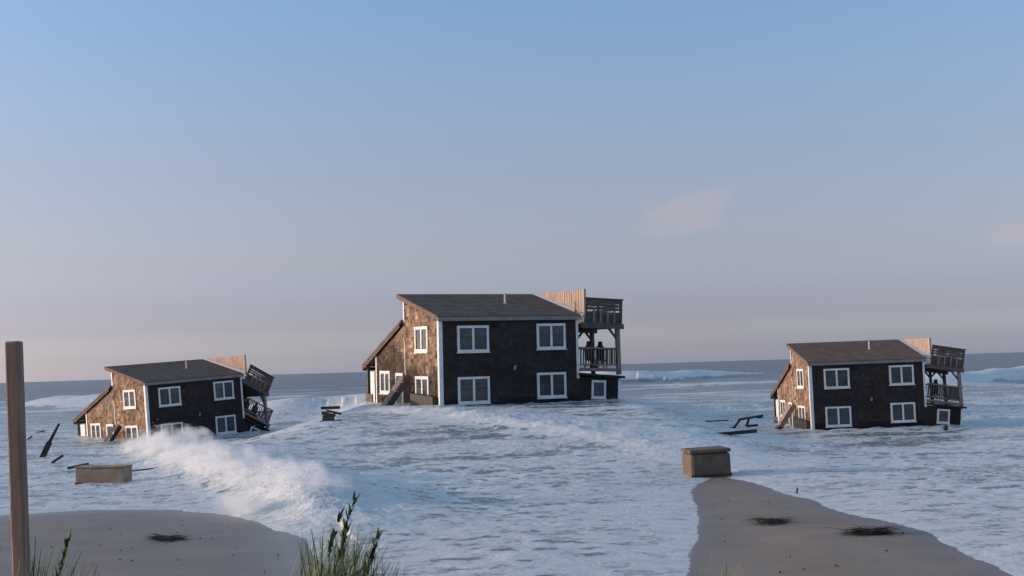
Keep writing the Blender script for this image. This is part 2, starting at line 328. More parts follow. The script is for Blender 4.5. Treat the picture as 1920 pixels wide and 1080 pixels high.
m, tr, b = mat('wet_sand'); L = tr.links; N_ = tr.nodes
co = N_.new('ShaderNodeTexCoord'); wa = N_.new('ShaderNodeAttribute'); wa.attribute_name = 'wet'
n1 = N_.new('ShaderNodeTexNoise'); n1.inputs['Scale'].default_value = .5; n1.inputs['Detail'].default_value = 8; L.new(co.outputs['Object'], n1.inputs['Vector'])
n2 = N_.new('ShaderNodeTexNoise'); n2.inputs['Scale'].default_value = 60; n2.inputs['Detail'].default_value = 3; L.new(co.outputs['Object'], n2.inputs['Vector'])
r = N_.new('ShaderNodeValToRGB'); L.new(n1.outputs['Fac'], r.inputs[0]); r.color_ramp.elements[0].position = .3; r.color_ramp.elements[1].position = .75
r.color_ramp.elements[0].color = (.235, .177, .132, 1); r.color_ramp.elements[1].color = (.32, .245, .186, 1)
x = N_.new('ShaderNodeMixRGB'); x.blend_type = 'OVERLAY'; x.inputs[0].default_value = .35; L.new(r.outputs[0], x.inputs[1]); L.new(n2.outputs['Fac'], x.inputs[2])
wx = N_.new('ShaderNodeMixRGB'); wx.blend_type = 'MULTIPLY'; wx.inputs[2].default_value = (.62, .64, .72, 1); L.new(wa.outputs['Fac'], wx.inputs[0]); L.new(x.outputs[0], wx.inputs[1])
L.new(wx.outputs[0], b.inputs['Base Color'])
rr = N_.new('ShaderNodeMapRange'); rr.inputs['To Min'].default_value = .85; rr.inputs['To Max'].default_value = .30; L.new(wa.outputs['Fac'], rr.inputs['Value']); L.new(rr.outputs[0], b.inputs['Roughness'])
bp = N_.new('ShaderNodeBump'); bp.inputs['Strength'].default_value = .35; bp.inputs['Distance'].default_value = .03; L.new(n2.outputs['Fac'], bp.inputs['Height']); L.new(bp.outputs[0], b.inputs['Normal'])
ys = np.concatenate([np.linspace(-60, 16, 50), np.linspace(16.2, 60, 380), np.linspace(60.5, 140, 60), [400, 9000]])
xs = np.concatenate([[-6000, -400, -120], np.linspace(-60, -25, 40, False), np.linspace(-25, 32, 640), np.linspace(32.5, 60, 40), [120, 400, 6000]])
Ys, Xs = np.meshgrid(ys, xs, indexing='ij')
ts = np.where(Ys > 8, shore_t(Xs, Ys), -20)
dn = 3.2*(1-sstep(8.5, 15.5, Ys+.6*noise2(Xs*.3, Ys*.3)))
zs = np.where(ts < 0, .012*np.minimum(-ts, 12), -.05*np.minimum(ts, 30)-.02) + dn + .012*fbm(Xs*.7, Ys*1.1, 4)
wet = np.exp(-np.maximum(-ts, 0)/1.6)*.75+.5*(Xs < 0)
sand = grid_mesh('sand', Xs, Ys, zs, dict(wet=np.clip(wet, 0, 1)), m); sand['kind'] = 'structure'

# ------------------------------------------------------------------ the three houses
def rot_about(hx, hz, deg, extra=(0, 0)):
    c, s = math.cos(math.radians(deg)), math.sin(math.radians(deg))
    def f(pt):
        x, y, z = pt; dx, dz = x-hx, z-hz
        return (hx+dx*c+dz*s+extra[0], y, hz-dx*s+dz*c+extra[1])
    return f
rs = random.Random(3)
def shingles(kind, poly_ok, u0, u1, v0, v1, place, wet=None):
    """overlapping shingle courses on a wall; place(u, v, out) -> local point"""
    mb = MB(); v = v0; lo_, hi_ = (.8, 1.18) if kind.startswith(('d', 'a')) else (.55, 1.35)
    while v < v1:
        u = u0+rs.uniform(-.1, 0)
        while u < u1:
            wd = rs.uniform(.12, .30); a, b_ = max(u, u0), min(u+wd-.008, u1); u += wd
            if b_-a < .03: continue
            top = v+.24
            if not (poly_ok(a, v+.02) and poly_ok(b_, v+.02) and poly_ok(a, top) and poly_ok(b_, top)): continue
            o1 = .028+rs.uniform(0, .012); lo = v+rs.uniform(-.012, .012)
            g = rs.uniform(lo_, hi_); tint = rs.uniform(-.1, .1)
            if rs.random() < .09: g *= .45 if lo_ < .7 else .8
            if rs.random() < .05: g *= 1.5 if lo_ < .7 else 1.15
            if wet: g *= wet((a+b_)/2, v)  # damp bands; on the middle gable, shade painted into the colour
            col = (g*(1+tint), g, g*(1-tint))
            P = [place(a, lo, 0), place(b_, lo, 0), place(b_, top, 0), place(a, top, 0), place(a, lo, o1), place(b_, lo, o1), place(b_, top, .006), place(a, top, .006)]
            mb.add(P, [(4, 5, 6, 7), (0, 1, 5, 4), (1, 2, 6, 5), (3, 0, 4, 7)], col)
        v += .2
    return mb
def window(root, o, U, V, wd, ht, name='window', double=True, casing=.13):
    """o + U*u + V*v local; normal outwards = U x V. Frame, mullion, sashes, panes"""
    U = np.array(U, float); V = np.array(V, float); Nn = np.cross(U, V); o = np.array(o, float)
    def bx(mb, u0, u1, v0, v1, n0, n1):
        vs = [o+U*u+V*v+Nn*q for q in (n0, n1) for v in (v0, v1) for u in (u0, u1)]
        mb.add(vs, [(0, 2, 3, 1), (4, 5, 7, 6), (0, 1, 5, 4), (2, 6, 7, 3), (0, 4, 6, 2), (1, 3, 7, 5)])
    f = MB(); c = casing
    bx(f, 0, wd, 0, c*1.1, .0, .075); bx(f, 0, wd, ht-c, ht, .0, .07); bx(f, 0, c, c*1.1, ht-c, .0, .065); bx(f, wd-c, wd, c*1.1, ht-c, .0, .065)
    fr_ = f.build(name, M['white_paint'], root)
    s = MB(); bx(s, -.04, wd+.04, -.05, -.003, .0, .12); s.build('sill', M['white_paint'], fr_)
    cols = [(c, wd/2-c*.5), (wd/2+c*.5, wd-c)] if double else [(c, wd-c)]
    if double:
        q = MB(); bx(q, wd/2-c*.5+.002, wd/2+c*.5-.002, c*1.1, ht-c, .0, .06); q.build('mullion', M['white_paint'], fr_)
    for a, b_ in cols:
        mid_ = ht*.52
        for v0, v1, dep in ((c*1.1, mid_-.02, .034), (mid_+.02, ht-c, .042)):
            g = MB(); bx(g, a+.03, b_-.03, v0+.03, v1, .004, dep-.012); g.build('pane', M['pane'], fr_)
        q = MB(); bx(q, a, b_, mid_-.02, mid_+.02, .004, .05); bx(q, a, a+.03, c*1.1, mid_-.02, .004, .045); bx(q, b_-.03, b_, c*1.1, mid_-.02, .004, .045); bx(q, a, a+.03, mid_+.02, ht-c, .004, .048); bx(q, b_-.03, b_, mid_+.02, ht-c, .004, .048)
        q.build('sash', M['rail_dark'], fr_)
    return fr_
WX = 8.4; YR = 5.05; YB = 9.68
def roofz(y): return ZB+.14+(1.56-.12)*(y+.06)/5.89
def leanz(y): return ZB+.10-.383*(y-5.0)
def make_house(hid, shadefun):
    root = empty('beach_house', (0, 0, 0), '', 'house')
    zc = ZB
    # walls
    f = MB(); f.box(0, WX, 0, .15, 0, zc+.06); f.build('front_wall', M['sheathing'], root)
    sid = [(0.152, 0), (YB-.152, 0), (YB-.152, leanz(YB)-.02), (YR, leanz(YR)-.0), (YR, roofz(YR)-.02), (.152, roofz(.15)-.04)]
    g = MB(); g.prism(sid, 0, 0, .15); gw = g.build('gable_wall', M['sheathing'], root)
    g = MB(); g.prism(sid, 0, WX-.15, WX); g.build('side_wall', M['sheathing'], root)
    g = MB(); g.box(.152, WX-.152, YR-.15, YR, leanz(YR), roofz(YR)-.03); g.build('clerestory_wall', M['sheathing'], root)
    g = MB(); g.box(0, WX, YB-.15, YB, 0, leanz(YB)-.02); g.build('back_wall', M['sheathing'], root)
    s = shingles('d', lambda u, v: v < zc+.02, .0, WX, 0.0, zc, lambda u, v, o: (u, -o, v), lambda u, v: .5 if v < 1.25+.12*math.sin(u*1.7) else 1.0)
    s.build('shingles', M['dark_shingle'], root, kind='stuff', label='dark shingles on the shaded front wall, shade contrast painted into the colour')
    def ok(u, v):
        if u < 0 or u > YB: return False
        return v < (roofz(u)-.03 if u < YR else leanz(u)-.02)
    s = shingles('c', ok, .0, YB, 0.0, zc+1.5, lambda u, v, o: (-o, u, v), shadefun)
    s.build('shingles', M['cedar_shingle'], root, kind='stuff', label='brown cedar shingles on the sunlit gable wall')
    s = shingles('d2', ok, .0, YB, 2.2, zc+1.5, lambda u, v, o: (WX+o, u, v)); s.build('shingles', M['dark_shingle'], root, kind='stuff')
    # corner boards
    for x0, x1, y0, y1, z0, z1 in ((-.055, .17, -.055, -.043, 0, zc-.02), (-.055, -.043, -.04, .17, 0, zc+.01), (WX-.10, WX+.05, -.055, -.043, zc-3.3, zc-.02),
                                   (-.055, -.043, YR-.17, YR, leanz(YR)+.02, roofz(YR)-.03), (-.055, -.043, YB-.16, YB, .4, leanz(YB)-.1), (-.055, -.043, 4.86, 4.93, zc-2.9, zc-1.0)):
        q = MB(); q.box(x0, x1, y0, y1, z0, z1); q.build('corner_board', M['white_paint'], root)
    # main roof slab, fascia, gutter
    q = MB(); a, b_ = -.12, 5.83
    q.prism([(a, roofz(a)-.0), (b_, roofz(b_)), (b_, roofz(b_)+.13), (a, roofz(a)+.13)], 0, -.14, 8.62)
    rf = q.build('main_roof', M['roof'], root)
    q = MB(); a = -.10
    q.prism([(a, roofz(a)-.12), (b_, roofz(b_)-.12), (b_, roofz(b_)-.004), (a, roofz(a)-.004)], 0, -.13, -.09); q.build('rake_board', M['roof'], rf)
    q = MB(); q.box(-.13, 8.6, -.20, -.124, roofz(-.1)-.14, roofz(-.1)+.06); q.build('gutter', M['gutter'], rf)
    q = MB(); q.tube((5.47, 3.1, roofz(3.1)+.1), (5.47, 3.1, roofz(3.1)+.72), .065); q.tube((5.47, 3.1, roofz(3.1)+.12), (5.47, 3.1, roofz(3.1)+.2), .12, .075); q.build('vent_pipe', M['metal'], rf)
    # roof courses as low steps
    q = MB(); yy = .1
    while yy < 5.6:
        q.prism([(yy, roofz(yy)+.125), (yy+.34, roofz(yy+.34)+.131), (yy+.34, roofz(yy+.34)+.135), (yy, roofz(yy)+.15)], 0, -.13, 8.61); yy += .36
    q.build('roof_course', M['roof'], rf, kind='stuff')
    # lean-to roof
    q = MB(); a, b_ = YR+.01, 11.69
    q.prism([(a, leanz(a)), (b_, leanz(b_)), (b_, leanz(b_)+.14), (a, leanz(a)+.14)], 0, -.2, 8.55); lr = q.build('lean_to_roof', M['roof'], root)
    q = MB(); q.prism([(a+.3, leanz(a+.3)-.16), (b_, leanz(b_)-.2), (b_, leanz(b_)-.003), (a+.3, leanz(a+.3)-.003)], 0, -.18, -.14); q.build('rake_board', M['deck_wood'], lr)
    q = MB(); q.box(-.2, 8.5, b_-.16, b_-.02, leanz(b_)-.24, leanz(b_)-.02); q.build('fascia', M['deck_wood'], lr)
    for xx in (.0, 4.2, 8.3):
        q = MB(); q.box(xx, xx+.16, 11.25, 11.41, 0, leanz(11.4)-.05); q.build('porch_post', M['deck_wood'], root)
    q = MB(); q.box(.05, .12, 10.2, 10.9, .6, zc-2.75); q.build('porch_screen', M['white_paint'], root)
    q = MB(); q.box(-.02, 8.3, 10.5, 11.6, .9, 1.5); q.build('porch_deck', M['deck_wood'], root)
    # front windows
    e1, e2 = (1, 0, 0), (0, 0, 1); yf = -.03
    for x0, z0, wd, ht in ((1.02, -1.70, 1.87, 1.43), (1.0, -4.46, 1.88, 1.44), (5.82, -1.63, 1.80, 1.42), (5.78, -4.32, 1.81, 1.40)):
        window(root, (x0, yf, zc+z0), e1, e2, wd, ht)
    # gable windows (seen from outside the u axis runs towards the front)
    for y1, z0, wd, ht in ((3.30, -1.65, 1.87, 1.42), (3.32, -4.36, 1.9, 1.40), (8.91, -4.02, 1.64, 1.33)):
        window(root, (-.03, y1, zc+z0), (0, -1, 0), e2, wd, ht, casing=.16)
    q = MB(); q.box(-.09, -.035, 5.21, 5.35, zc-5.1, zc-2.8); q.box(-.09, -.035, 6.22, 6.36, zc-5.1, zc-2.8); q.box(-.09, -.035, 5.352, 6.218, zc-2.96, zc-2.802)
    df = q.build('door_frame', M['white_paint'], root)
    q = MB(); q.box(-.06, -.03, 5.36, 6.21, zc-5.1, zc-2.965); dr = q.build('door', M['pane'], df)
    # broken steps leaning by the door and a torn dark panel under the lower window
    q = MB(); q.beam((-.5, 4.2, zc-3.0), (-1.5, 5.4, zc-5.0), .09, .24); q.build('stair_stringer', M['fence_wood'], root)
    q = MB(); q.beam((-.3, 3.6, zc-2.95), (-1.6, 4.6, zc-5.2), .10, .3); q.build('stair_stringer', M['wet_wood'], root)
    for i in range(4):
        tt = .15+.22*i; a_ = np.array([-.5, 4.2, zc-3.0])*(1-tt)+np.array([-1.5, 5.4, zc-5.0])*tt; b2 = np.array([-.3, 3.6, zc-2.95])*(1-tt)+np.array([-1.6, 4.6, zc-5.2])*tt
        q = MB(); q.beam(a_, b2, .22, .05); q.build('stair_tread', M['grey_wood'], root)
    q = MB(); q.box(-.5, -.06, .25, 2.75, zc-5.5, zc-3.95, T=lambda pt: (pt[0]-.12*(pt[1]-1.5), pt[1], pt[2]+.06*(pt[1]-1.5))); q.build('torn_panel', M['wet_wood'], root, bevel=.03)
    # lamp on the front wall
    q = MB(); q.box(4.36, 4.48, -.12, -.03, zc-2.72, zc-2.5); wl = q.build('wall_lamp', M['metal'], root, bevel=.02)
    q = MB(); q.tube((4.42, -.17, zc-2.68), (4.42, -.17, zc-2.46), .05, .075); q.build('lamp_shade', M['gutter'], wl)
    return root

def make_porch(root, td, tb, ta, dx_post=0.0):
    zc = ZB
    Td = rot_about(8.6, zc+.1, td); Tb = rot_about(8.4, zc-2.75, tb); Ta = rot_about(8.4, zc-3.05, ta, (0, -.25 if ta > 15 else 0))
    fx = 9.02
    def part(name, m, *boxes, T=None, parent=root, bevel=0):
        q = MB()
        for b_ in boxes: q.box(*b_, T=T)
        return q.build(name, M[m], parent, bevel)
    # roof deck
    dk = part('roof_deck', 'deck_wood', (8.66, 11.42, .0, 5.7, zc-.40, zc-.22), T=Td)
    part('deck_beam', 'deck_wood', (8.66, 11.46, -.08, -.003, zc-.44, zc-.15), T=Td, parent=dk)
    part('deck_beam', 'deck_wood', (8.7, 11.44, 2.9, 3.1, zc-.62, zc-.404), T=Td, parent=dk)
    rl = part('deck_railing', 'deck_wood', (9.0, 11.5, .05, .26, zc+1.223, zc+1.28), T=Td)
    for bx_ in ((9.02, 9.14, .1, .22), (11.30, 11.44, .1, .22), (11.30, 11.44, 5.4, 5.52), (11.30, 11.44, 2.7, 2.82)):
        part('rail_post', 'deck_wood', bx_+(zc-.2, zc+1.22), T=Td, parent=rl)
    part('cap_rail', 'deck_wood', (11.27, 11.48, .263, 5.55, zc+1.223, zc+1.28), T=Td, parent=rl)
    for zz in (.62, .80, .98, 1.10):
        part('slat', 'deck_wood', (9.143, 11.297, .12, .16, zc+zz, zc+zz+.125), T=Td, parent=rl)
        part('slat', 'deck_wood', (11.34, 11.38, .223, 5.4, zc+zz, zc+zz+.125), T=Td, parent=rl)
    for xx in (9.5, 9.95, 10.4, 10.85):
        part('baluster', 'grey_wood', (xx, xx+.12, .07, .117, zc-.15, zc+.6), T=Td, parent=rl)
    part('kick_board', 'deck_wood', (9.143, 11.297, .162, .19, zc-.2, zc+.50), T=Td, parent=rl)
    part('kick_board', 'deck_wood', (11.383, 11.41, .223, 5.4, zc-.2, zc+.50), T=Td, parent=rl)
    # privacy fence of upright boards along the roof edge
    q = MB(); q.beam((fx+.03, .3, zc+.42), (fx+.03, 5.7, zc+1.72), .05, .09); q.beam((fx+.03, .3, zc+1.45), (fx+.03, 5.7, zc+1.72), .05, .07)
    fn = q.build('deck_fence', M['fence_wood'], root)
    yy = .26
    while yy < 5.65:
        wd = .27; top = zc+1.66+.012*yy+rs.uniform(-.02, .03); bot = roofz(yy+.12)+.17
        if top-bot > .08: part('fence_board', 'fence_wood', (fx-.03-rs.uniform(0, .012), fx, yy, yy+wd-.035, bot, top), parent=fn)
        yy += wd
    part('fence_post', 'fence_wood', (fx-.06, fx+.07, .10, .22, zc+.15, zc+1.72), parent=fn)
    part('fence_post', 'fence_wood', (fx-.05, fx+.02, 3.98, 4.08, roofz(4.)+.15, zc+1.76), parent=fn)
    # balcony
    bal = part('balcony_floor', 'grey_wood', (8.42, 11.2, .0, 3.1, zc-2.88, zc-2.70), T=Tb)
    br = part('balcony_railing', 'grey_wood', (8.45, 11.05, .04, .11, zc-1.62, zc-1.53), T=Tb)
    for bx_ in ((8.45, 11.05, .04, .11, zc-2.55, zc-2.48), (11.06, 11.13, .2, 3.0, zc-1.62, zc-1.53), (11.06, 11.13, .2, 3.0, zc-2.55, zc-2.48), (8.45, 11.05, 3.0, 3.07, zc-1.62, zc-1.53), (8.45, 11.05, 3.0, 3.07, zc-2.55, zc-2.48)):
        part('rail', 'grey_wood', bx_, T=Tb, parent=br)
    i = 0; xx = 8.58
    while xx < 11.0:
        part('baluster', 'deck_wood', (xx, xx+.05, .05, .10, zc-2.478, zc-1.622), T=Tb, parent=br); part('baluster', 'deck_wood', (xx, xx+.05, 3.01, 3.06, zc-2.478, zc-1.622), T=Tb, parent=br); xx += .17
    yy = .35
    while yy < 2.9:
        part('baluster', 'deck_wood', (11.07, 11.12, yy, yy+.05, zc-2.478, zc-1.622), T=Tb, parent=br); yy += .19
    # posts run from the deck to the balcony edge
    for x, y, w_ in ((11.12, .1, .22), (11.12, 3.02, .2), (10.05, 3.02, .16)):
        top = np.array(Td((x, y, zc-.42))); bt = np.array(Tb((x+.02, y, zc-3.05)))
        q = MB(); q.beam(top, bt, w_, w_, up=(0, 1, 0)); q.build('porch_post', M['grey_wood'] if y < 1 else M['deck_wood'], root)
        for sx in (-1, 1):
            if x > 11 and sx > 0: continue
            a_ = top+np.array([sx*.08, 0, -.55]); b2 = np.array(Td((x+sx*.55, y, zc-.44)))
            q = MB(); q.beam(a_, b2, .1, .13, up=(0, 1, 0)); q.build('brace', M['deck_wood'], root)
    # lower annex
    q = MB(); q.box(8.42, 11.1, .0, .14, -1.2, zc-3.2, T=Ta); q.box(10.96, 11.1, .142, 3.0, -1.2, zc-3.2, T=Ta); q.box(8.42, 10.958, 2.86, 3.0, -1.2, zc-3.2, T=Ta)
    an = q.build('annex', M['sheathing'], root)
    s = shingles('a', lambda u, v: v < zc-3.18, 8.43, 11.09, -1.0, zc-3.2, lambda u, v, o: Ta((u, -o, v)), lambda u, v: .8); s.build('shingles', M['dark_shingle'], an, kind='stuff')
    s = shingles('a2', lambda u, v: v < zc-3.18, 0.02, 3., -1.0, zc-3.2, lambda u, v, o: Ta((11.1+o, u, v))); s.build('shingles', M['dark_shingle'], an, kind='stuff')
    q = MB(); q.add([Ta(v) for v in [(8.42, -.22, zc-3.12), (11.36, -.22, zc-3.24), (11.36, 3.2, zc-3.24), (8.42, 3.2, zc-3.12), (8.42, -.22, zc-2.98), (11.36, -.22, zc-3.10), (11.36, 3.2, zc-3.10), (8.42, 3.2, zc-2.98)]],
                    [(0, 3, 2, 1), (4, 5, 6, 7), (0, 1, 5, 4), (1, 2, 6, 5), (2, 3, 7, 6), (3, 0, 4, 7)]); q.build('annex_roof', M['sheathing'], an)
    part('corner_board', 'white_paint', (11.0, 11.13, -.055, -.043, -1, zc-3.26), T=Ta, parent=an)
    part('corner_board', 'white_paint', (11.132, 11.144, -.055, .12, -1, zc-3.26), T=Ta, parent=an)
    U = np.array(Ta((1, 0, 0)))-np.array(Ta((0, 0, 0))); V = np.array(Ta((0, 0, 1)))-np.array(Ta((0, 0, 0)))
    wf = window(an, Ta((9.26, -.03, zc-4.40)), U, V, .92, 1.02, double=False, casing=.12)
    for ch in list(wf.children):                                      # keep three levels: thing > annex > window pieces
        ch.parent = an
    return Tb
def pose(root, key):
    R_, T_, s = POSE[key]
    Rw_ = RW@R_; o = s*(RW@T_)+EYEV - s*(Rw_@np.array([0, 0, ZB]))
    m4 = np.eye(4); m4[:3, :3] = Rw_*s; m4[:3, 3] = o; root.matrix_world = Matrix(m4.tolist()); return m4
def shade_mid(u, v):
    # cast shade painted into the shingle colour, climbing towards the back corner
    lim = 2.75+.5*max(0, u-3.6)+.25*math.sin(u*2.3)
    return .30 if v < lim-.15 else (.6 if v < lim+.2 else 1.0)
def wet_low(u, v): return .6 if v < 1.9+.2*math.sin(u*2) else 1.0
def copy_tree(o, parent=None):
    c = o.copy(); C.objects.link(c)
    if parent: c.parent = parent
    for ch in list(o.children): copy_tree(ch, c)
    return c
hm = make_house('M', shade_mid)
hr = copy_tree(hm); hl = copy_tree(hm)
# the outer houses get gable shingles without the painted shade, only a low wet band
def find_cladding(h):
    for ch in h.children:
        if ch.name.startswith('shingles') and 'gable' in ch.get('label', ''):
            return ch
sh = None
def ok2(u, v):
    if u < 0 or u > YB: return False
    return v < (roofz(u)-.03 if u < YR else leanz(u)-.02)
unshaded_mesh = shingles('c', ok2, .0, YB, 0.0, ZB+1.5, lambda u, v, o: (-o, u, v), wet_low).mesh('shingles', M['cedar_shingle'])
for h in (hl, hr): find_cladding(h).data = unshaded_mesh
make_porch(hl, 30, 29, 27); make_porch(hm, 3.0, 2.5, 3); make_porch(hr, 10, 9.5, 6)
mats = {}
for h, kk in ((hl, 'L'), (hm, 'M'), (hr, 'R')): mats[kk] = pose(h, kk)
G = 'flooded shingle houses standing in the surf'
tag(hl, 'smallest shingle house in the surf with its side porch collapsed and slanting into the water', 'house', G)
tag(hm, 'largest shingle house in the surf, in the middle, standing level with an upright side porch', 'house', G)
tag(hr, 'shingle house behind the sandy beach at right with its side porch sagging only slightly', 'house', G)
def hp(kk, x, y, z): return (mats[kk]@np.array([x, y, z, 1.0]))[:3]

# dark chairs left on the balconies
def chair(kk, x, y, ang, label, Tb):
    base = hp(kk, *Tb((x, y, ZB-2.70)))
    r_ = empty('balcony_chair', base, label, 'chair', 'dark chairs left on the balconies')
    m4 = mats[kk]; s = POSE[kk][2]
    Rz = np.eye(3); c_, s_ = math.cos(ang), math.sin(ang); Rz[:2, :2] = [[c_, -s_], [s_, c_]]
    dT = (np.array(Tb((1, 0, 0)))-np.array(Tb((0, 0, 0)))); uT = (np.array(Tb((0, 0, 1)))-np.array(Tb((0, 0, 0))))
    A = np.stack([dT, [0, 1, 0], uT], 1)
    q4 = np.eye(4); q4[:3, :3] = m4[:3, :3]@A@Rz; q4[:3, 3] = base; r_.matrix_world = Matrix(q4.tolist())
    q = MB(); q.box(-.26, .26, -.26, .26, .42, .50); q.build('seat', M['black'], r_, .02)
    q = MB(); q.prism([(-.25, .5), (.25, .5), (.27, 1.05), (.2, 1.28), (.13, 1.32), (.13, 1.5), (.06, 1.56), (-.06, 1.56), (-.13, 1.5), (-.13, 1.32), (-.2, 1.28), (-.27, 1.05)], 1, .2, .27); q.build('backrest', M['black'], r_)
    for a in (-1, 1):
        for b_ in (-1, 1):
            q = MB(); q.beam((a*.22, b_*.22, .42), (a*.25, b_*.25, 0), .05, .05); q.build('leg', M['black'], r_)
TB = {kk: rot_about(8.4, ZB-2.75, a) for kk, a in (('L', 29), ('M', 2.5), ('R', 9.5))}
chair('M', 10.15, 1.6, .2, 'left dark high-backed chair on the balcony of the big middle house', TB['M'])
chair('M', 10.78, 1.5, -.2, 'right dark high-backed chair near the corner post on the balcony of the big middle house', TB['M'])
chair('L', 9.5, 1.5, .1, 'upper dark chair on the collapsed slanting balcony of the smallest house', TB['L'])
chair('L', 10.3, 1.5, -.2, 'lower dark chair on the collapsed slanting balcony of the smallest house', TB['L'])
chair('R', 9.7, 1.6, .1, 'dark high-backed chair on the sagging balcony of the house behind the sand', TB['R'])

# ------------------------------------------------------------------ spray hanging over the burst wave
m = bpy.data.materials.new('spray_mist'); m.use_nodes = True; tr = m.node_tree; tr.nodes.clear(); L = tr.links; N_ = tr.nodes
co = N_.new('ShaderNodeTexCoord'); ln = N_.new('ShaderNodeVectorMath'); ln.operation = 'LENGTH'; L.new(co.outputs['Object'], ln.inputs[0])
nz = N_.new('ShaderNodeTexNoise'); nz.inputs['Scale'].default_value = 1.1; nz.inputs['Detail'].default_value = 7; nz.inputs['Roughness'].default_value = .6
ge = N_.new('ShaderNodeNewGeometry'); L.new(ge.outputs['Position'], nz.inputs['Vector'])
fo = N_.new('ShaderNodeMath'); fo.operation = 'SUBTRACT'; fo.inputs[0].default_value = .95; L.new(ln.outputs['Value'], fo.inputs[1])
sb = N_.new('ShaderNodeMath'); sb.operation = 'MULTIPLY_ADD'; L.new(nz.outputs['Fac'], sb.inputs[0]); sb.inputs[1].default_value = 3.0; sb.inputs[2].default_value = -1.6
ad = N_.new('ShaderNodeMath'); ad.operation = 'ADD'; L.new(fo.outputs[0], ad.inputs[0]); L.new(sb.outputs[0], ad.inputs[1])
de = N_.new('ShaderNodeMath'); de.operation = 'MULTIPLY'; de.use_clamp = False; L.new(ad.outputs[0], de.inputs[0]); de.inputs[1].default_value = 1.9
mx = N_.new('ShaderNodeMath'); mx.operation = 'MAXIMUM'; L.new(de.outputs[0], mx.inputs[0]); mx.inputs[1].default_value = 0
pv = N_.new('ShaderNodeVolumePrincipled'); pv.inputs['Color'].default_value = (.90, .91, .92, 1); pv.inputs['Anisotropy'].default_value = .2; L.new(mx.outputs[0], pv.inputs['Density'])
oo = N_.new('ShaderNodeOutputMaterial'); L.new(pv.outputs[0], oo.inputs['Volume'])
me = bpy.data.meshes.new('spray_puff'); bm = bmesh.new(); bmesh.ops.create_icosphere(bm, subdivisions=3, radius=1); bm.to_mesh(me); bm.free(); me.materials.append(m)
PUFFS = [(285, 836, 24, 1.6, 850), (325, 834, 32, 1.4, 858), (365, 848, 34, 1.6, 876), (405, 858, 36, 1.6, 892), (450, 872, 38, 1.6, 908), (498, 888, 38, 1.6, 922), (545, 900, 40, 1.5, 938), (580, 918, 44, 1.0, 955), (470, 945, 24, 1.7, 966)]
sp_ = empty('wave_spray', at(430, 900), 'pale spray blown off the burst wave running right from the smallest house', 'spray')
for u, v, r_, el, vb in PUFFS:
    d_ = at(u, vb)[1]; o = bpy.data.objects.new('spray_puff', me); C.objects.link(o); o.parent = sp_
    o.location = tuple(atd(u, v, d_)-at(430, 900)); q = r_*d_/F; q *= rs.uniform(1.0, 1.4); o.scale = (q*el*1.45, q*1.6, q*.95)

q = MB(); b0 = at(430, 900)
for i in range(1500):
    j = rs.randrange(len(PUFFS)-1); u, v, r_, el, vb = PUFFS[j]; d_ = at(u, vb)[1]
    c_ = atd(u+rs.gauss(0, r_*1.1), v-abs(rs.gauss(0, .55))*r_+rs.uniform(-4, 14), d_+rs.uniform(-1, 1))-b0; z_ = rs.uniform(.012, .038)
    if c_[2]+b0[2] < .1: continue
    q.add([c_+np.array(w_)*z_ for w_ in ((1, 0, -.6), (-.6, .9, -.6), (-.6, -.9, -.6), (0, 0, 1))], [(0, 1, 2), (0, 3, 1), (1, 3, 2), (2, 3, 0)])
q.build('droplets', simple('spray_drop', (.75, .76, .77), .5, .05), sp_, kind='stuff')

# ------------------------------------------------------------------ post, debris
def on(fn, u, v): return np.array(fn(u, v))
D_ = 9.0
q = MB(); tp = atd(26, 640, D_); bt = atd(44, 1180, D_)
q.beam(tp, bt, .094, .11, up=(0, 1, 0)); o = q.build('wooden_post', M['post_wood'], None, .012)
tag(o, 'tall square brown wooden post at the left edge in front of the sea', 'post')
def floater(name, label, cat, mname, beams, group=None, fn=at, bevel=.01):
    """beams: ((u,v,lift),(u,v,lift),w,h)"""
    q = MB()
    for a, b_, w_, h_ in beams:
        pa = np.array(fn(a[0], a[1])); pb = np.array(fn(b_[0], b_[1])); pa[2] += a[2]; pb[2] += b_[2]
        q.beam(pa, pb, w_, h_)
    o = q.build(name, M[mname], None, bevel); return tag(o, label, cat, group)
GD = 'broken timbers floating in the surf'
# a leaning pile: base in the water at (75,862), head above it at (112,794)
pb = at(78, 858); dd = pb[1]; pa = atd(111, 794, dd-.3)
q = MB(); q.beam(pb+np.array([-.1, 0, -.3]), pb*.55+pa*.45, .30, .28, up=(0, 1, 0)); q.beam(pb*.6+pa*.4, pa, .20, .18, up=(0, 1, 0), taper=.6)
tag(q.build('broken_timber', M['wet_wood'], None, .015), 'long dark timber leaning steeply out of the water left of the smallest house', 'timber', GD)
def tilted(u0, v0, u1, v1, w_, h_, label, fn=at, mname='wet_wood', base=None):
    b0 = np.array(fn(*(base or (u0, v0)))); a = atd(u0, v0, b0[1]); c_ = atd(u1, v1, b0[1]-.1)
    q = MB(); q.beam(a, c_, w_, h_, up=(0, 1, 0)); return tag(q.build('broken_timber', M[mname], None, .012), label, 'timber', GD)
tilted(97, 868, 118, 854, .13, .2, 'short dark stub of timber poking up beside the long leaning timber')
tilted(103, 822, 150, 823, .10, .12, 'thin dark board floating level by the back corner of the smallest house')
tilted(52, 824, 60, 818, .12, .15, 'small dark splinter of wood next to the tall brown post')
tilted(68, 811, 84, 808, .12, .18, 'small dark scrap of wood floating left of the head of the long leaning timber')
tilted(60, 838, 66, 843, .1, .12, 'tiny dark wood scrap low in the water beside the tall brown post')
tilted(128, 878, 165, 870, .14, .24, 'dark slab of wood behind the tan box, under its left end', base=(140, 884))
tilted(236, 884, 302, 877, .07, .09, 'long thin dark stick trailing right from the tan box', base=(250, 888))
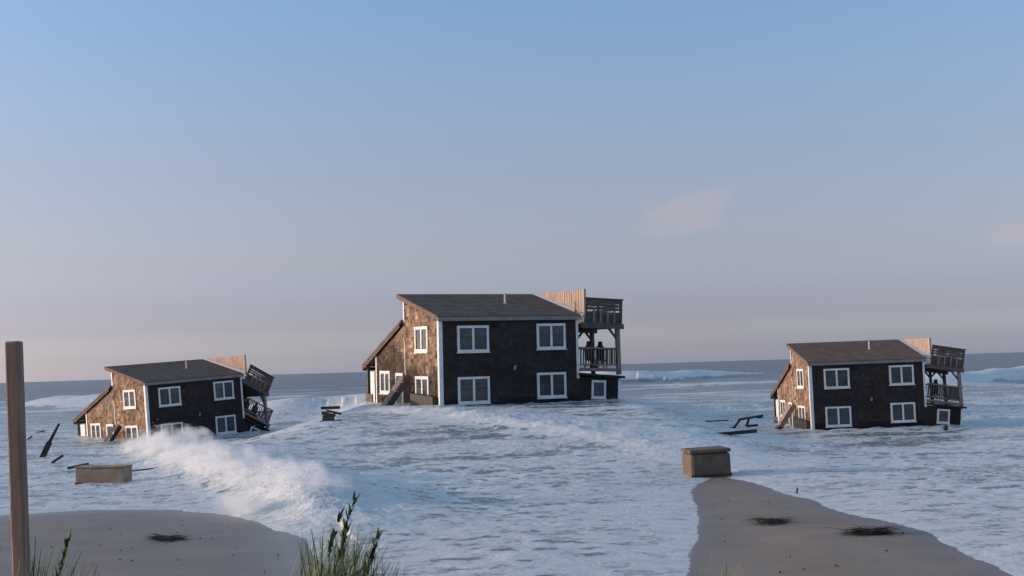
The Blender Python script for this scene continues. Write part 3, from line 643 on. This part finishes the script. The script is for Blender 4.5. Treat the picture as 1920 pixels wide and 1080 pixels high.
# tan boxes
def tanbox(u0, u1, vt, vb, depth, label, yaw, lid_h=.1, skew=0.0, mm='box_wood'):
    c0 = at((u0+u1)/2, vb); wd = (u1-u0)*c0[1]/F; ht = (vb-vt)*c0[1]/F
    r_ = empty('storage_box', c0, label, 'box', 'big tan boxes washed up at the edge of the surf'); r_.rotation_euler = (0, skew, yaw)
    q = MB(); q.box(-wd/2, wd/2, 0, depth, -.35, ht-.002); q.build('box_body', M[mm], r_, .04 if mm == 'box_wood' else .14)
    q = MB(); q.box(-wd/2-.03, wd/2+.03, -.04, depth+.04, ht, ht+lid_h); q.build('lid', M[mm], r_, .03 if mm == 'box_wood' else .075)
    q = MB(); q.box(-wd/2+.0, wd/2-.0, -.03, -.003, .02, .10); q.build('skid', M['wet_wood'], r_)
    return r_, wd, ht
tanbox(139, 233, 878, 909, 1.0, 'tan rectangular box standing in the shallow water in front of the smallest house', -.10, .07, .012)
tanbox(1296, 1374, 850, 894, 1.5, 'brown block shaped box lying where the water meets the sand at right', .12, .16, -.03, 'box_wet')
# middle-left boards
def heap(fn, items, label, name='debris_pile'):
    b0 = np.array(fn(items[0][0], items[0][1])); r_ = empty(name, b0, label, 'debris')
    for u0, v0, u1, v1, w_, h_, dd_ in items:
        a = atd(u0, v0, b0[1]+dd_)-b0; c_ = atd(u1, v1, b0[1]+dd_-.1)-b0
        q = MB(); q.beam(a, c_, w_, h_, up=(0, 1, 0)); q.build('board', M['wet_wood'], r_, .012)
    return r_
heap(at, [(606, 790, 626, 786, .4, .4, 0), (602, 765, 637, 764, .2, .24, .6), (604, 774, 622, 779, .24, .3, .3), (606, 782, 628, 778, .24, .32, .2), (600, 792, 640, 789, .2, .25, -.3), (612, 770, 640, 776, .15, .2, .1)], 'jumbled dark boards floating left of the big middle house')
heap(at, [(1376, 802, 1388, 786, .14, .16, 0), (1384, 787, 1431, 779, .14, .17, .1), (1399, 800, 1404, 786, .14, .15, .3), (1402, 799, 1421, 797, .14, .15, .4), (1362, 803, 1380, 801, .12, .12, -.2)], 'broken trestle of dark beams sticking out of the water left of the right house')
tilted(1340, 815, 1419, 808, .2, .16, 'long low dark board floating below the broken trestle')
tilted(1322, 790, 1366, 788, .08, .08, 'thin dark batten floating far left of the broken trestle')
tilted(1420, 784, 1430, 782, .1, .1, 'little dark chunk of wood between the trestle and the house')
# float
b0 = at(1773, 806); me = bpy.data.meshes.new('float'); bm = bmesh.new(); bmesh.ops.create_uvsphere(bm, u_segments=14, v_segments=10, radius=.16)
for v in bm.verts: v.co.z *= 1.1
bmesh.ops.create_cone(bm, segments=10, radius1=.05, radius2=.04, depth=.12, cap_ends=True, matrix=Matrix.Translation((0, 0, .2))); bm.to_mesh(me); bm.free()
for pl in me.polygons: pl.use_smooth = True
me.materials.append(M['black']); o = bpy.data.objects.new('fishing_float', me); C.objects.link(o); o.location = tuple(b0+np.array([0, 0, .12]))
tag(o, 'small dark round float bobbing in front of the annex window of the right house', 'float')

# ------------------------------------------------------------------ seaweed, grass
def blade(mb, p, d, ln, wd, bend, n_=6):
    p = np.array(p, float); d = np.array(d, float); side = np.cross(d, [0, 0, 1.0]); nn = np.linalg.norm(side); side = side/nn if nn > 1e-3 else np.array([1.0, 0, 0])
    pts = []
    for i in range(n_+1):
        t_ = i/n_; w_ = wd*(1-t_**1.7)*.5+.0008
        c_ = p + d*ln*t_ + np.array([bend[0]*t_*t_, bend[1]*t_*t_, -abs(bend[2])*t_**2.5])*ln
        up = np.cross(side, d)*w_*.35
        pts += [c_-side*w_, c_+up, c_+side*w_]
    fs = []
    for i in range(n_):
        a = i*3; fs += [(a, a+1, a+4, a+3), (a+1, a+2, a+5, a+4)]
    mb.add(pts, fs)
def weed(u, v, du, dv, label, nst):
    c0 = at(u, v); q = MB(); s = c0[1]/F
    for i in range(nst):
        a = rs.gauss(0, .42)*du; b_ = rs.gauss(0, .33)*dv
        pp = at(u+a, v+b_)+np.array([0, 0, .05])
        an = rs.uniform(-.5, .5)+(math.pi if rs.random() < .5 else 0)
        blade(q, pp-c0, (math.cos(an), math.sin(an)*.5, rs.uniform(.05, .5)), rs.uniform(.2, .75), rs.uniform(.03, .08), (rs.uniform(-.4, .4), rs.uniform(-.4, .4), rs.uniform(.1, .35)))
    o = q.build('seaweed_clump', M['weed']); o.location = tuple(c0); return tag(o, label, 'seaweed', 'seaweed washed up on the sand')
weed(312, 1014, 26, 8, 'dark seaweed clump on the grey wet sand below the smallest house', 130)
weed(1448, 982, 34, 8, 'thin spread of seaweed on the sand below the brown block box', 110)
weed(1630, 1002, 36, 6, 'densest dark seaweed clump near the foam edge on the right beach', 190)
q = MB(); c0 = at(1494, 926); q.beam((0, 0, -.05), (.03, 0, .2), .05, .05); o = q.build('driftwood_stick', M['wet_wood']); o.location = tuple(c0); tag(o, 'tiny upright stick at the foam edge on the right beach', 'stick')
DZ = 3.15
q = MB()
for i in range(70):
    u, v = (rs.uniform(30, 600), rs.uniform(965, 1085)) if i % 2 else (rs.uniform(1300, 1860), rs.uniform(900, 1085))
    c_ = at(u, v, 0.0)
    tt = float(shore_t(np.array([c_[0]]), np.array([c_[1]]))[0])
    if tt > -.5: continue
    z_ = .012*min(-tt, 12)+.01; a_ = rs.uniform(0, 6.28); l_ = rs.uniform(.02, .06)*(1 if rs.random() < .85 else 2.2); g = rs.choice((.12, .2, .3, 1.6, 2.2))
    q.beam((c_[0], c_[1], z_), (c_[0]+math.cos(a_)*l_, c_[1]+math.sin(a_)*l_, z_+rs.uniform(0, .02)), l_*.4, .025, (g, g*.95, g*.85))
o = q.build('beach_litter', simple('litter', (.16, .13, .10), .8, .3, 4, attr=True)); o['kind'] = 'stuff'
def grass(u0, u1, n_, hfun, dist, label, dry_n, lean, headn=0, tall=()):
    a = atd((u0+u1)/2, 1100, dist); base = np.array([a[0], a[1], DZ])
    r_ = empty('beach_grass', base, label, 'grass clump', 'beach grass on the dune edge')
    for mname, cnt in (('grass', n_), ('drygrass', dry_n)):
        q = MB()
        for i in range(cnt):
            u = u0+(u1-u0)*rs.random()**1.5; v = hfun(u)+abs(rs.gauss(0, 1))*45
            dd_ = dist+rs.uniform(-.5, .5); tip = atd(u, v, dd_); lx = rs.gauss(lean, .22); ht = tip[2]-DZ+.06
            if ht < .15: continue
            p0 = np.array([tip[0]-lx*ht*.9, tip[1]+rs.uniform(-.1, .1), DZ-.05])-base
            d_ = (tip-base)-p0; ln = np.linalg.norm(d_)
            blade(q, p0, d_/ln, ln, rs.uniform(.010, .021), (rs.uniform(-.1, .18), 0, rs.uniform(0, .08)), 7)
        q.build('blades' if mname == 'grass' else 'dry_blades', M[mname], r_, kind='stuff')
    if headn:
        for (u, v, l2) in tall:
            tip = atd(u, v, dist); p0 = np.array([tip[0]-.35*(tip[2]-DZ), tip[1], DZ-.05])-base
            q = MB(); d_ = tip-base-p0; ln = np.linalg.norm(d_); blade(q, p0, d_/ln, ln, .012, (0.05, 0, 0), 6)
            for j in range(26):
                tt = 1-l2*rs.random(); blade(q, p0+d_*tt, np.array([rs.uniform(-.35, .6), rs.uniform(-.4, .4), .9]), rs.uniform(.03, .07), .012, (.1, 0, .1), 3)
            q.build('seed_stalk', M['grass'], r_)
    return r_
grass(48, 150, 70, lambda u: 1000+.10*abs(u-60)+ (25 if u > 100 else 0), 5.6, 'sparse beach grass at the foot of the tall brown post', 26, .1, 1, [(130, 1010, .2)])
grass(600, 716, 520, lambda u: 972 if u < 656 else 972+(u-656)*1.4, 5.6, 'dense green beach grass clump in the foreground below the big middle house', 50, .22, 1, [(664, 938, .15), (640, 962, .18), (655, 985, .16), (712, 1000, .2), (704, 1010, .2)])
grass(1318, 1352, 30, lambda u: 1018, 5.6, 'small sparse tuft of beach grass at the bottom of the right beach', 14, .12)
